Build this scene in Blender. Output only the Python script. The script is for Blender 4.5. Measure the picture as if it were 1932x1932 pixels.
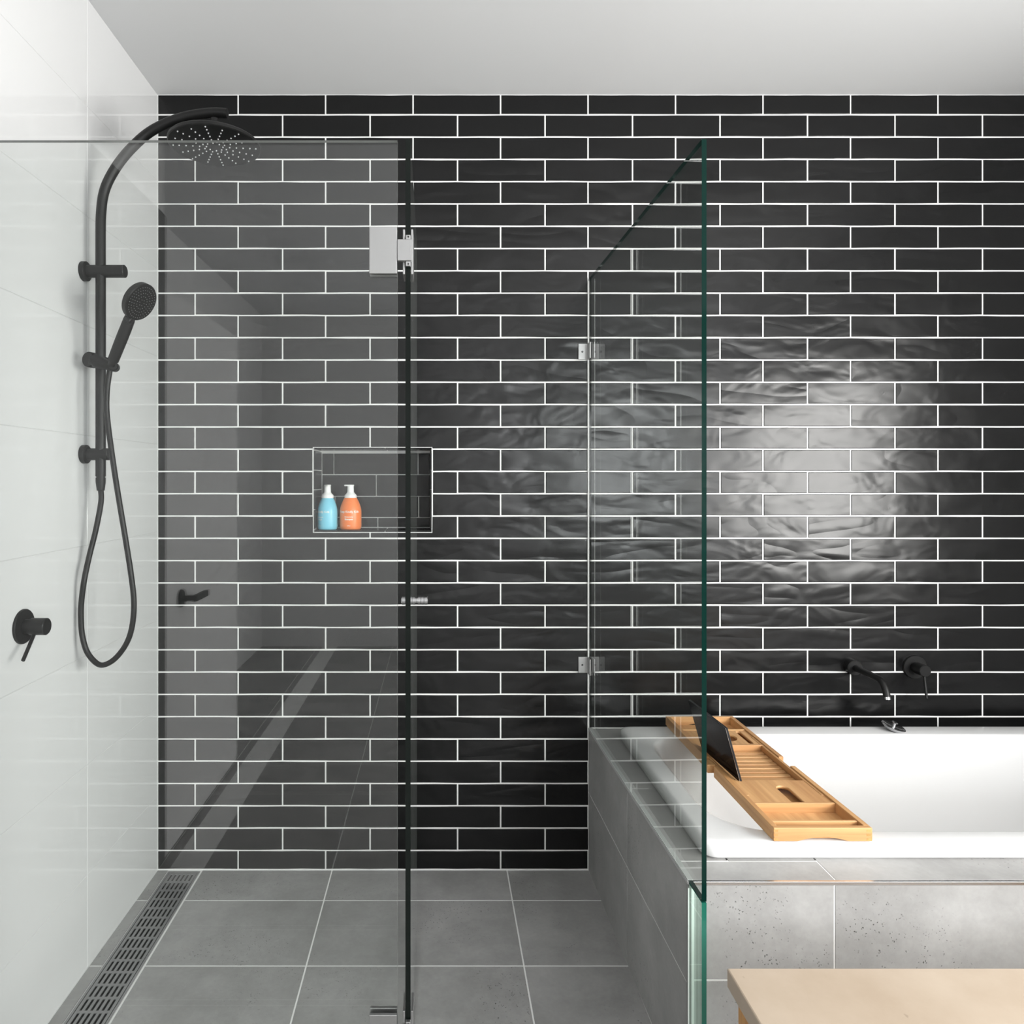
import bpy, bmesh, math, random
from mathutils import Vector, Matrix
random.seed(7)
S = bpy.context.scene
COL = S.collection
for o in list(bpy.data.objects): bpy.data.objects.remove(o)

# ------------------------------------------------------------------ camera, light, exposure
W = 1932.0
F = 1313.0                 # focal length in pixels
VX, VY = 826.0, 905.0      # vanishing point of the depth lines
D0 = 2.41                  # camera to tiled back wall
CZ = 1.352                 # camera height
cam_d = bpy.data.cameras.new('camera'); cam = bpy.data.objects.new('camera', cam_d); COL.objects.link(cam)
cam_d.sensor_width = 36; cam_d.lens = 36*F/W
cam_d.shift_x = (W/2-VX)/W; cam_d.shift_y = -(W/2-VY)/W
cam_d.clip_start = 0.02
cam.location = (0, -D0, CZ); cam.rotation_euler = (math.pi/2, 0, 0)
S.camera = cam
w = bpy.data.worlds.new('daylight'); S.world = w; w.use_nodes = True
w.node_tree.nodes['Background'].inputs[0].default_value = (0.9, 0.95, 1, 1)
w.node_tree.nodes['Background'].inputs[1].default_value = 1.0
def area(name, loc, rot, sx, sy, power, color=(1, 1, 1)):
    l = bpy.data.lights.new(name, 'AREA'); l.shape = 'RECTANGLE'; l.size = sx; l.size_y = sy
    l.energy = power; l.color = color
    o = bpy.data.objects.new(name, l); COL.objects.link(o); o.location = loc; o.rotation_euler = rot
    return o
RX = 2.36                  # right wall
RY = -5.23                 # rear wall
WIN1 = (-3.15, -1.26, 0.86, 1.98)      # y0 y1 z0 z1 in the right wall
FILL_WIN = (1.30, 2.28, 0.90, 2.15)        # x0 x1 z0 z1 of the opening added in the rear wall for fill light
area('window_and_fill_light', (RX+.02, (WIN1[0]+WIN1[1])/2, (WIN1[2]+WIN1[3])/2), (0, math.pi/2, 0), WIN1[3]-WIN1[2], WIN1[1]-WIN1[0], 86, (1, .985, .95))
area('window_and_fill_light', ((FILL_WIN[0]+FILL_WIN[1])/2, RY-.02, (FILL_WIN[2]+FILL_WIN[3])/2), (math.pi/2, 0, 0), FILL_WIN[1]-FILL_WIN[0], FILL_WIN[3]-FILL_WIN[2], 72, (.97, .985, 1))  # fill lamp added in the rear wall to brighten the room
S.view_settings.view_transform = 'Standard'; S.view_settings.look = 'None'
S.view_settings.gamma = 1; S.view_settings.use_curve_mapping = False
S.view_settings.exposure = 0.52
S.cycles.transparent_max_bounces = 24
S.cycles.max_bounces = 10; S.cycles.diffuse_bounces = 6; S.cycles.glossy_bounces = 6
S.cycles.sample_clamp_indirect = 6

def P(px, py, d):
    """pixel + distance from the camera plane -> world point"""
    return Vector(((px-VX)*d/F, d-D0, CZ-(py-VY)*d/F))
def PK(px, py, k): return P(px, py, F/k)

# ------------------------------------------------------------------ materials
class NT:
    def __init__(s, name):
        s.m = bpy.data.materials.new(name); s.m.use_nodes = True
        s.t = s.m.node_tree; s.b = s.t.nodes['Principled BSDF']; s.out = s.t.nodes['Material Output']
    def n(s, typ, **kw):
        x = s.t.nodes.new(typ)
        for k, v in kw.items(): setattr(x, k, v)
        return x
    def l(s, a, b): s.t.links.new(a, b)
    def math(s, op, a, b=None, clamp=False):
        x = s.n('ShaderNodeMath', operation=op); x.use_clamp = clamp
        for i, v in enumerate((a, b)):
            if v is None: continue
            if isinstance(v, (int, float)): x.inputs[i].default_value = v
            else: s.l(v, x.inputs[i])
        return x.outputs[0]
    def ramp(s, fac, stops):
        r = s.n('ShaderNodeValToRGB'); e = r.color_ramp.elements
        while len(e) < len(stops): e.new(0.5)
        for i, (p, c) in enumerate(stops):
            e[i].position = p; e[i].color = (c, c, c, 1) if isinstance(c, (int, float)) else (*c, 1)
        s.l(fac, r.inputs[0]); return r.outputs[0]
    def pos(s, scale=(1, 1, 1), rot=(0, 0, 0), rand=0):
        g = s.n('ShaderNodeNewGeometry'); v = g.outputs['Position']
        if rand:
            oi = s.n('ShaderNodeObjectInfo'); m = s.n('ShaderNodeVectorMath', operation='MULTIPLY_ADD')
            s.l(oi.outputs['Random'], m.inputs[0]); m.inputs[1].default_value = (rand, rand*1.7, rand*.6); s.l(v, m.inputs[2]); v = m.outputs[0]
        mp = s.n('ShaderNodeMapping'); mp.inputs['Scale'].default_value = scale; mp.inputs['Rotation'].default_value = rot
        s.l(v, mp.inputs[0]); return mp.outputs[0]
    def noise(s, vec, scale, detail=3, rough=.5, dist=0):
        x = s.n('ShaderNodeTexNoise'); x.inputs['Scale'].default_value = scale; x.inputs['Detail'].default_value = detail
        x.inputs['Roughness'].default_value = rough; x.inputs['Distortion'].default_value = dist
        s.l(vec, x.inputs['Vector']); return x.outputs['Fac']
    def bump(s, h, strength, dist, prev=None):
        b = s.n('ShaderNodeBump'); b.inputs['Strength'].default_value = strength; b.inputs['Distance'].default_value = dist
        s.l(h, b.inputs['Height'])
        if prev: s.l(prev, b.inputs['Normal'])
        return b.outputs[0]
def simple(name, col, rough=.5, metal=0, spec=.5, coat=0):
    t = NT(name); b = t.b
    b.inputs['Base Color'].default_value = (*col, 1); b.inputs['Roughness'].default_value = rough
    b.inputs['Metallic'].default_value = metal; b.inputs['Specular IOR Level'].default_value = spec
    b.inputs['Coat Weight'].default_value = coat
    n = t.noise(t.pos(), 60, 3)
    r = t.n('ShaderNodeMapRange'); r.inputs['To Min'].default_value = max(0, rough-.04); r.inputs['To Max'].default_value = rough+.05
    t.l(n, r.inputs['Value']); t.l(r.outputs[0], b.inputs['Roughness'])
    return t.m

def mat_black_tile():
    t = NT('black_glazed_tile'); b = t.b
    p = t.pos((2.2, 1, 6.5), (0, .25, 0), rand=40)
    n1 = t.noise(p, 1.0, 1.2, .4, 1.1)
    fold = t.math('ABSOLUTE', t.math('SUBTRACT', n1, .5))
    p2 = t.pos((1, 1, 1), rand=11)
    n2 = t.noise(p2, 120, 2, .5)
    pim = t.ramp(n2, [(.66, 0), (.78, 1)])
    n3 = t.noise(t.pos((6, 1, 10), (0, -.3, 0), rand=23), 1, 2, .5, .5)
    nb = t.bump(fold, .75, .0075)
    nb = t.bump(n3, .7, .007, nb)
    nb = t.bump(pim, .10, .0006, nb)
    t.l(nb, b.inputs['Normal'])
    b.inputs['Base Color'].default_value = (.0035, .0036, .0038, 1)
    rr = t.n('ShaderNodeMapRange'); rr.inputs['To Min'].default_value = .20; rr.inputs['To Max'].default_value = .28
    t.l(t.noise(p2, 14, 4), rr.inputs['Value']); t.l(rr.outputs[0], b.inputs['Roughness'])
    b.inputs['Specular IOR Level'].default_value = .40
    return t.m
def mat_grey_tile(pits=1.0):
    t = NT('grey_stone_look_tile'); b = t.b
    p = t.pos(rand=17)
    a = t.noise(p, 3.2, 6, .6, .4); c = t.noise(p, 14, 5, .65, .2); d = t.noise(t.pos((1, 1, 1), rand=5), 90, 3, .6)
    mix = t.math('ADD', t.math('MULTIPLY', a, .6), t.math('ADD', t.math('MULTIPLY', c, .28), t.math('MULTIPLY', d, .12)))
    col = t.ramp(mix, [(.30, (.225, .222, .217)), (.5, (.315, .312, .306)), (.70, (.42, .416, .41))])
    v = t.n('ShaderNodeTexVoronoi'); v.inputs['Scale'].default_value = 150
    wob = t.n('ShaderNodeVectorMath', operation='ADD'); nz = t.n('ShaderNodeTexNoise'); nz.inputs['Scale'].default_value = 130
    t.l(p, nz.inputs['Vector']); sc = t.n('ShaderNodeVectorMath', operation='SCALE'); sc.inputs['Scale'].default_value = .009
    t.l(nz.outputs['Color'], sc.inputs[0]); t.l(p, wob.inputs[0]); t.l(sc.outputs[0], wob.inputs[1]); t.l(wob.outputs[0], v.inputs['Vector'])
    cell = t.ramp(v.outputs['Distance'], [(.15, 1), (.27, 0)])
    patch = t.ramp(t.noise(t.pos((1, 1, 1), rand=29), 4.0, 3, .55, .3), [(.49, 0), (.62, pits)])
    some = t.ramp(t.noise(p, 75, 1), [(.48, 0), (.56, 1)])
    pit = t.math('MULTIPLY', cell, t.math('MULTIPLY', patch, some))
    mx = t.n('ShaderNodeMix', data_type='RGBA'); t.l(pit, mx.inputs['Factor']); t.l(col, mx.inputs['A']); mx.inputs['B'].default_value = (.07, .068, .065, 1)
    t.l(mx.outputs['Result'], b.inputs['Base Color'])
    inv = t.math('SUBTRACT', 1, pit)
    t.l(t.bump(c, .12, .002, t.bump(inv, .5, .001)), b.inputs['Normal'])
    b.inputs['Roughness'].default_value = .42
    return t.m
def mat_wood(name, c0, c1, axis='Y', rough=.4):
    t = NT(name); b = t.b
    sc = {'Y': (60, 2.5, 60), 'X': (2.5, 60, 60), 'Z': (60, 60, 2.5)}[axis]
    n = t.noise(t.pos(sc, rand=9), 1, 4, .6, .3)
    wide = t.noise(t.pos({'Y': (45, .6, 45), 'X': (.6, 45, 45), 'Z': (45, 45, .6)}[axis], rand=3), 1, 1)
    f = t.math('ADD', t.math('MULTIPLY', n, .5), t.math('MULTIPLY', wide, .5))
    t.l(t.ramp(f, [(.32, c0), (.66, c1)]), b.inputs['Base Color'])
    t.l(t.bump(n, .1, .001), b.inputs['Normal']); b.inputs['Roughness'].default_value = rough
    return t.m
def mat_glass(name, tint, r0=.045):
    t = NT(name); t.t.nodes.remove(t.b)
    lw = t.n('ShaderNodeLayerWeight'); lw.inputs['Blend'].default_value = .5
    f5 = t.math('POWER', lw.outputs['Facing'], 5.0)
    fr = t.math('ADD', t.math('MULTIPLY', f5, 1-r0), r0, clamp=True)
    tr = t.n('ShaderNodeBsdfTransparent'); tr.inputs[0].default_value = (*tint, 1)
    gl = t.n('ShaderNodeBsdfGlossy'); gl.inputs['Roughness'].default_value = 0.0; gl.inputs['Color'].default_value = (1, 1, 1, 1)
    mx = t.n('ShaderNodeMixShader'); t.l(fr, mx.inputs[0]); t.l(tr.outputs[0], mx.inputs[1]); t.l(gl.outputs[0], mx.inputs[2])
    t.l(mx.outputs[0], t.out.inputs['Surface']); return t.m
def mat_bench_top():
    t = NT('cream_stone_top'); b = t.b
    a = t.noise(t.pos(), 6, 5, .6); v = t.noise(t.pos(), 55, 2)
    col = t.ramp(a, [(.3, (.42, .335, .255)), (.7, (.50, .415, .33))])
    sp = t.ramp(v, [(.74, 0), (.78, .6)])
    mx = t.n('ShaderNodeMix', data_type='RGBA'); t.l(sp, mx.inputs['Factor']); t.l(col, mx.inputs['A']); mx.inputs['B'].default_value = (.28, .22, .16, 1)
    t.l(mx.outputs['Result'], b.inputs['Base Color']); b.inputs['Roughness'].default_value = .35
    return t.m

def low_ior(m, v):
    m.node_tree.nodes['Principled BSDF'].inputs['IOR'].default_value = v; return m
M = dict(
    black_tile=mat_black_tile(),
    grout=simple('white_grout', (.80, .80, .79), .8, spec=.2),
    grey_grout=simple('pale_grey_grout', (.78, .78, .77), .8, spec=.2),
    grey_tile=mat_grey_tile(),
    white_tile=simple('white_gloss_tile', (.73, .73, .73), .05),
    white_grout=simple('soft_white_grout', (.60, .60, .60), .7, spec=.2),
    paint=simple('white_paint', (.80, .80, .80), .6, spec=.2),
    ceiling=simple('ceiling_paint', (.72, .725, .73), .8, spec=.1),
    acrylic=simple('white_acrylic', (.71, .71, .71), .12),
    black=simple('matt_black_metal', (.006, .006, .006), .42, spec=.32),
    hose=simple('black_hose_cover', (.008, .008, .008), .40, spec=.3),
    rubber=simple('pale_rubber', (.55, .55, .55), .6),
    chrome=simple('polished_chrome', (.55, .55, .56), .14, metal=1),
    satin=simple('satin_chrome', (.42, .42, .42), .38, metal=1),
    steel=simple('brushed_steel', (.34, .34, .34), .40, metal=.6),
    trim_pale=simple('pale_edge_trim', (.62, .62, .62), .3, metal=.35),
    trim=simple('bright_metal_trim', (.70, .70, .70), .22, metal=1),
    bamboo=mat_wood('bamboo', (.42, .20, .075), (.68, .40, .18)),
    bamboo_x=mat_wood('bamboo_crosswise', (.42, .20, .075), (.68, .40, .18), 'X'),
    bench_wood=mat_wood('honey_wood', (.42, .19, .055), (.66, .36, .13), 'Z'),
    bench_top=mat_bench_top(),
    glass=mat_glass('clear_glass', (.975, .985, .98)),
    glass_side=mat_glass('clear_glass_side', (.94, .955, .945), .085),
    glass_green=mat_glass('greenish_glass', (.84, .95, .90)),
    edge=simple('dark_green_glass_edge', (.002, .018, .014), .06, spec=.08),
    edge_grey=simple('dark_grey_glass_edge', (.005, .007, .006), .08, spec=.15),
    edge_light=simple('bright_green_glass_edge', (.014, .12, .085), .10, spec=.3),
    seal=simple('grey_glass_edge_polish', (.20, .21, .20), .2),
    screen=low_ior(simple('black_screen', (.004, .004, .006), .15), 1.12),
    tablet=simple('dark_tablet_shell', (.02, .02, .022), .35, spec=.2),
    shiny=simple('silver_band', (.6, .6, .6), .2, metal=1),
    blue=simple('blue_plastic', (.20, .58, .74), .30),
    orange=simple('orange_plastic', (.90, .225, .05), .30),
    pump=simple('white_plastic', (.86, .86, .85), .35),
    print=simple('white_print', (.9, .9, .85), .5),
    soft=simple('translucent_sealant', (.42, .44, .43), .35),
    charcoal=simple('dark_grey_panel_finish', (.10, .10, .098), .45),
    dark=simple('dark_void', (.01, .01, .01), .7),
)

# ------------------------------------------------------------------ object helpers
def link(name, bm, mat, parent=None, smooth=False, mats=None):
    me = bpy.data.meshes.new(name)
    bmesh.ops.recalc_face_normals(bm, faces=bm.faces)
    bm.to_mesh(me); bm.free()
    for m in (mats or [mat]): me.materials.append(m)
    if smooth:
        for p in me.polygons: p.use_smooth = True
        try: me.set_sharp_from_angle(angle=math.radians(38))
        except Exception: pass
    o = bpy.data.objects.new(name, me); COL.objects.link(o)
    if parent is not None: o.parent = parent
    return o
def tag(o, label=None, cat=None, group=None, kind=None):
    if label: o['label'] = label
    if cat: o['category'] = cat
    if group: o['group'] = group
    if kind: o['kind'] = kind
    return o
def thing(name, label, cat, loc=(0, 0, 0), group=None):
    o = bpy.data.objects.new(name, None); COL.objects.link(o); o.empty_display_size = .05
    o.location = loc; tag(o, label, cat, group); return o
def rel(o, parent):
    """children are modelled in world coordinates: cancel the parent's offset"""
    o.parent = parent; o.matrix_parent_inverse = Matrix.Translation(-Vector(parent.location)); return o
def part(name, bm, mat, parent, **kw):
    sm = kw.pop('smooth', False); mats = kw.pop('mats', None)
    o = link(name, bm, mat, None, sm, mats)
    # give the part an origin of its own at its bounding-box centre
    vs = [v.co for v in o.data.vertices]
    c = Vector([(min(v[i] for v in vs)+max(v[i] for v in vs))/2 for i in range(3)])
    for v in o.data.vertices: v.co -= c
    root = parent; off = Vector((0, 0, 0))
    while root is not None: off += root.location; root = root.parent
    o.parent = parent; o.location = c-off
    tag(o, **kw); return o
def box(bm, x0, x1, y0, y1, z0, z1, bev=0, mi=0):
    if x0 > x1: x0, x1 = x1, x0
    if y0 > y1: y0, y1 = y1, y0
    if z0 > z1: z0, z1 = z1, z0
    vs = [bm.verts.new(c) for c in ((x0, y0, z0), (x1, y0, z0), (x1, y1, z0), (x0, y1, z0), (x0, y0, z1), (x1, y0, z1), (x1, y1, z1), (x0, y1, z1))]
    fs = [bm.faces.new([vs[i] for i in f]) for f in ((3, 2, 1, 0), (4, 5, 6, 7), (0, 1, 5, 4), (1, 2, 6, 5), (2, 3, 7, 6), (3, 0, 4, 7))]
    for f in fs: f.material_index = mi
    if bev:
        es = list({e for f in fs for e in f.edges})
        bmesh.ops.bevel(bm, geom=es, offset=bev, segments=2, profile=.5, affect='EDGES')
    return bm
def B(*a, **k): return box(bmesh.new(), *a, **k)
def prism(bm, pts, vec, bev=0):
    """extrude a planar polygon by vec"""
    a = [bm.verts.new(p) for p in pts]; b = [bm.verts.new(Vector(p)+Vector(vec)) for p in pts]
    fs = [bm.faces.new(a[::-1]), bm.faces.new(b)]
    n = len(pts)
    for i in range(n): fs.append(bm.faces.new((a[i], a[(i+1) % n], b[(i+1) % n], b[i])))
    if bev:
        es = list({e for f in fs for e in f.edges})
        bmesh.ops.bevel(bm, geom=es, offset=bev, segments=1, affect='EDGES')
    return bm
def slab(bm, q, nrm, th=.008, bev=.0012):
    """a tile: quad q (4 corners, seen from outside) backed by thickness, with arrissed edges"""
    q = [Vector(c) for c in q]; nrm = Vector(nrm).normalized(); cen = sum(q, Vector())/4
    top = []
    for i, c in enumerate(q):
        d1 = (q[(i+1) % 4]-c).normalized(); d2 = (q[i-1]-c).normalized()
        top.append(c+(d1+d2)*bev)
    rim = [c-nrm*bev for c in q]; bot = [c-nrm*th for c in q]
    T = [bm.verts.new(c) for c in top]; R = [bm.verts.new(c) for c in rim]; Bo = [bm.verts.new(c) for c in bot]
    bm.faces.new(T)
    for i in range(4):
        j = (i+1) % 4
        bm.faces.new((T[j], T[i], R[i], R[j])); bm.faces.new((R[j], R[i], Bo[i], Bo[j]))
    bm.faces.new(Bo[::-1]); return bm
def frame_axes(t, up=None):
    t = t.normalized(); up = up or (Vector((0, 0, 1)) if abs(t.z) < .9 else Vector((0, 1, 0)))
    a = t.cross(up).normalized(); return a, a.cross(t).normalized()
def tube(bm, pts, rad, seg=16, cap=True):
    pts = [Vector(p) for p in pts]; n = len(pts)
    rad = rad if isinstance(rad, (list, tuple)) else [rad]*n
    prev = None; rings = []
    for i, p in enumerate(pts):
        t = (pts[min(i+1, n-1)]-pts[max(i-1, 0)]).normalized()
        if prev is None: a, b = frame_axes(t)
        else:
            a = (prev-t*prev.dot(t)).normalized(); b = a.cross(t)
        prev = a
        rings.append([bm.verts.new(p+(a*math.cos(2*math.pi*k/seg)+b*math.sin(2*math.pi*k/seg))*rad[i]) for k in range(seg)])
    for r0, r1 in zip(rings, rings[1:]):
        for k in range(seg): bm.faces.new((r0[k], r0[(k+1) % seg], r1[(k+1) % seg], r1[k]))
    if cap: bm.faces.new(rings[0][::-1]); bm.faces.new(rings[-1])
    return bm
def lathe(bm, base, axis, prof, seg=32, cap=True):
    """prof: list of (distance along the axis, radius)"""
    base = Vector(base); axis = Vector(axis).normalized(); a, b = frame_axes(axis); rings = []
    for h, r in prof:
        c = base+axis*h
        rings.append([bm.verts.new(c+(a*math.cos(2*math.pi*k/seg)+b*math.sin(2*math.pi*k/seg))*max(r, 1e-5)) for k in range(seg)])
    for r0, r1 in zip(rings, rings[1:]):
        for k in range(seg): bm.faces.new((r0[k], r0[(k+1) % seg], r1[(k+1) % seg], r1[k]))
    if cap: bm.faces.new(rings[0][::-1]); bm.faces.new(rings[-1])
    return bm
def smooth_path(pts, n=8):
    pts = [Vector(p) for p in pts]; out = []
    for i in range(len(pts)-1):
        p0 = pts[max(i-1, 0)]; p1 = pts[i]; p2 = pts[i+1]; p3 = pts[min(i+2, len(pts)-1)]
        for k in range(n):
            t = k/n
            out.append(.5*((2*p1)+(-p0+p2)*t+(2*p0-5*p1+4*p2-p3)*t*t+(-p0+3*p1-3*p2+p3)*t**3))
    out.append(pts[-1]); return out

# ------------------------------------------------------------------ room shell
LX = -0.971; H = CZ+(VY-178)/545.0; WY = -2.045; AX = -1.43   # left wall, ceiling height, end of left wall, recess
NX0, NX1 = (591.5-VX)/545, (814.5-VX)/545
NZ0, NZ1 = CZ+(VY-1004)/545, CZ+(VY-844.5)/545
ND = .142
EPS = .0018
# back wall grout body with the niche opening
bm = bmesh.new()
box(bm, AX-.1, NX0, EPS, .2, -.1, H+.05); box(bm, NX1, RX+.1, EPS, .2, -.1, H+.05)
box(bm, NX0, NX1, EPS, .2, NZ1, H+.05); box(bm, NX0, NX1, EPS, .2, -.1, NZ0); box(bm, NX0, NX1, ND+.002, .2, NZ0, NZ1)
wall_back = link('wall_back', bm, M['grout']); tag(wall_back, 'black glazed subway-tiled back wall with white grout and a recessed niche', kind='structure')

FULLW, FULLH = 165.2/545, 42.09/545
def black_tile_bm(w, h, seed=0, th=.0075):
    """origin at tile centre, face towards -y; slightly uneven handmade outline"""
    r = random.Random(seed); bm = bmesh.new(); nx = 4 if w > .15 else 2
    def outline(ins, y, jit):
        pts = []
        for i in range(nx+1): pts.append((-w/2+ins+(w-2*ins)*i/nx, -h/2+ins+jit[i]))
        for i in range(nx+1): pts.append((w/2-ins-(w-2*ins)*i/nx, h/2-ins+jit[nx+1+i]))
        return [bm.verts.new((x, y, z)) for x, z in pts]
    k = 0.0007 if w > .05 and h > .04 else .0001
    jit = [r.uniform(-k, k) for _ in range(2*nx+2)]
    back = outline(0, th, jit); rim = outline(0, .0011, jit); top = outline(.0016, 0, jit)
    n = len(back)
    for i in range(n):
        j = (i+1) % n
        bm.faces.new((back[i], back[j], rim[j], rim[i])); bm.faces.new((rim[i], rim[j], top[j], top[i]))
    for i in range(nx):
        bm.faces.new((top[i], top[i+1], top[n-2-i], top[n-1-i]))
    return bm
G = 2.85/545      # grout joint width
rects = []
ys = [178.0]+[216+42.09*i for i in range(34)]+[1641.0]
for r in range(35):
    y0, y1 = ys[r], ys[r+1]
    off = (449 if r % 2 == 0 else 533)
    x = off-165.2*2
    while x < 826+RX*545:
        a = max(x, 826+LX*545); b = min(x+165.2, 826+RX*545)
        if b-a > 6:
            X0, X1 = (a-VX)/545, (b-VX)/545; Z1, Z0 = CZ+(VY-y0)/545, CZ+(VY-y1)/545
            rects.append([X0, X1, max(Z0, 0), Z1, r])
        x += 165.2
# clip away the niche and what lies behind the bath surround
HX, HZ = .521, .4914
def clip(rs, nx0, nx1, nz0, nz1):
    out = []
    for X0, X1, Z0, Z1, r in rs:
        if X1 <= nx0 or X0 >= nx1 or Z1 <= nz0 or Z0 >= nz1: out.append([X0, X1, Z0, Z1, r]); continue
        if X0 < nx0: out.append([X0, nx0, Z0, Z1, r])
        if X1 > nx1: out.append([nx1, X1, Z0, Z1, r])
        m0, m1 = max(X0, nx0), min(X1, nx1)
        if Z1 > nz1+.004: out.append([m0, m1, nz1, Z1, r])
        if Z0 < nz0-.004: out.append([m0, m1, Z0, nz0, r])
    return out
Ls = []
keep = []
nx0, nx1, nz0, nz1 = NX0-.002, NX1+.002, NZ0-.002, NZ1+.002
for q in rects:
    X0, X1, Z0, Z1, r = q
    top = Z0 < nz1 < Z1; bot = Z0 < nz0 < Z1
    left = X0 < nx0-.012 < X1-.02; right = X0+.02 < nx1+.012 < X1
    if (top or bot) and (left or right):
        a, b, c, d = X0+G/2, X1-G/2, Z0+G/2, Z1-G/2; e = .0006
        if top and left: p_ = [(a, c), (nx0-e, c), (nx0-e, nz1+e), (b, nz1+e), (b, d), (a, d)]
        elif top: p_ = [(a, nz1+e), (nx1+e, nz1+e), (nx1+e, c), (b, c), (b, d), (a, d)]
        elif left: p_ = [(a, c), (b, c), (b, nz0-e), (nx0-e, nz0-e), (nx0-e, d), (a, d)]
        else: p_ = [(a, c), (b, c), (b, d), (nx1+e, d), (nx1+e, nz0-e), (a, nz0-e)]
        Ls.append(p_)
    else: keep.append(q)
rects = clip(keep, nx0, nx1, nz0, nz1)
for p_ in Ls: part('tile', prism(bmesh.new(), [(x, 0, z) for x, z in p_], (0, .0075, 0), bev=.0011), M['black_tile'], wall_back)
rects = clip(rects, HX+.002, RX+1, -1, HZ)
FX1 = (W-VX)/545
def vis_area(q):
    return max(0, min(q[1], FX1)-q[0])*(q[3]-q[2])
rects.sort(key=vis_area, reverse=True)
mesh_cache = {}; rest = bmesh.new(); nt = len(Ls)
for q in rects:
    X0, X1, Z0, Z1, r = q; wd, ht = X1-X0-G, Z1-Z0-G
    if wd < .006 or ht < .004: continue
    key = (round(wd, 3), round(ht, 3), random.randrange(4) if abs(wd-FULLW+G) < .002 else 0)
    if nt < 300 and vis_area(q) > 0:
        if key not in mesh_cache:
            b_ = black_tile_bm(wd, ht, len(mesh_cache)); me = bpy.data.meshes.new('tile')
            bmesh.ops.recalc_face_normals(b_, faces=b_.faces); b_.to_mesh(me); b_.free(); me.materials.append(M['black_tile']); mesh_cache[key] = me
        o = bpy.data.objects.new('tile', mesh_cache[key]); COL.objects.link(o); o.parent = wall_back
        o.location = ((X0+X1)/2, random.uniform(-.0004, .0003), (Z0+Z1)/2); nt += 1
        o.rotation_euler = (random.uniform(-.0015, .0015), 0, random.uniform(-.0015, .0015))
    else:
        b_ = black_tile_bm(wd, ht, 99); bmesh.ops.translate(b_, verts=b_.verts, vec=((X0+X1)/2, 0, (Z0+Z1)/2))
        tmp = bpy.data.meshes.new('t'); b_.to_mesh(tmp); b_.free(); rest.from_mesh(tmp); bpy.data.meshes.remove(tmp)
o = link('tile_offcuts', rest, M['black_tile'], wall_back); tag(o, kind='stuff')
# niche lining
def niche_tile(q, n): return part('niche_tile', slab(bmesh.new(), q, n, .006, .001), M['black_tile'], wall_back)
kb = F/(D0+ND-.006)
by = ND-.006
def bx(px): return (px-VX)/kb
def bz(py): return CZ-(py-VY)/kb
g = G/2
rows = [(bz(855), bz(895.5), [604, 629.9, 788.8, 812.5]), (bz(895.5), bz(936.5), [604, 710, 812.5]), (bz(936.5), bz(976.5), [604, 632, 790, 812.5]), (bz(976.5), bz(997), [604, 712.8, 812.5])]
for z1, z0, xs in rows:
    z1 = min(z1, NZ1-.007); z0 = max(z0, NZ0+.007)
    for i in range(len(xs)-1):
        a = max(bx(xs[i]), NX0+.006)+g*.8; b = min(bx(xs[i+1]), NX1-.006)-g*.8
        if i == len(xs)-2: b = NX1-.008
        if b-a < .01: continue
        niche_tile([(a, by, z0+g*.6), (b, by, z0+g*.6), (b, by, z1-g*.6), (a, by, z1-g*.6)], (0, -1, 0))
for x0, x1 in ((NX0+.003, NX0+.245), (NX0+.249, NX1-.003)):
    niche_tile([(x0, .003, NZ0+.006), (x1, .003, NZ0+.006), (x1, by-.004, NZ0+.006), (x0, by-.004, NZ0+.006)], (0, 0, 1))
    niche_tile([(x0, .003, NZ1-.006), (x0, by-.004, NZ1-.006), (x1, by-.004, NZ1-.006), (x1, .003, NZ1-.006)], (0, 0, -1))
for k in range(4):
    za = NZ0+.009+(NZ1-NZ0-.018)*k/4+.0015; zb = NZ0+.009+(NZ1-NZ0-.018)*(k+1)/4-.0015
    niche_tile([(NX0+.006, .003, za), (NX0+.006, by-.004, za), (NX0+.006, by-.004, zb), (NX0+.006, .003, zb)], (1, 0, 0))
    niche_tile([(NX1-.006, .003, za), (NX1-.006, .003, zb), (NX1-.006, by-.004, zb), (NX1-.006, by-.004, za)], (-1, 0, 0))
bm = bmesh.new(); t_ = .0019
box(bm, NX0-t_, NX0, -.002, .01, NZ0-t_, NZ1+t_); box(bm, NX1, NX1+t_, -.002, .01, NZ0-t_, NZ1+t_)
box(bm, NX0, NX1, -.002, .01, NZ1, NZ1+t_); box(bm, NX0, NX1, -.002, .01, NZ0-t_, NZ0)
part('niche_trim', bm, M['pump'], wall_back, label='thin white edging around the niche')

# left wall with white tiles
wl = link('wall_left', B(LX-.1, LX-EPS*.5, WY, .0, -.1, H+.05), M['white_grout']); tag(wl, 'white large-format tiled shower wall', kind='structure')
zj = [0]+[.258+.304*i for i in range(8)]+[H]
yj = [0, -.483, -1.09, -1.697, WY]
for i in range(len(zj)-1):
    for j in range(len(yj)-1):
        z0, z1, y0, y1 = zj[i]+.0008, zj[i+1]-.0008, yj[j]-.0008, yj[j+1]+.0008
        part('tile', slab(bmesh.new(), [(LX, y1, z0), (LX, y0, z0), (LX, y0, z1), (LX, y1, z1)], (1, 0, 0), .006, .0007), M['white_tile'], wl)
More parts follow.
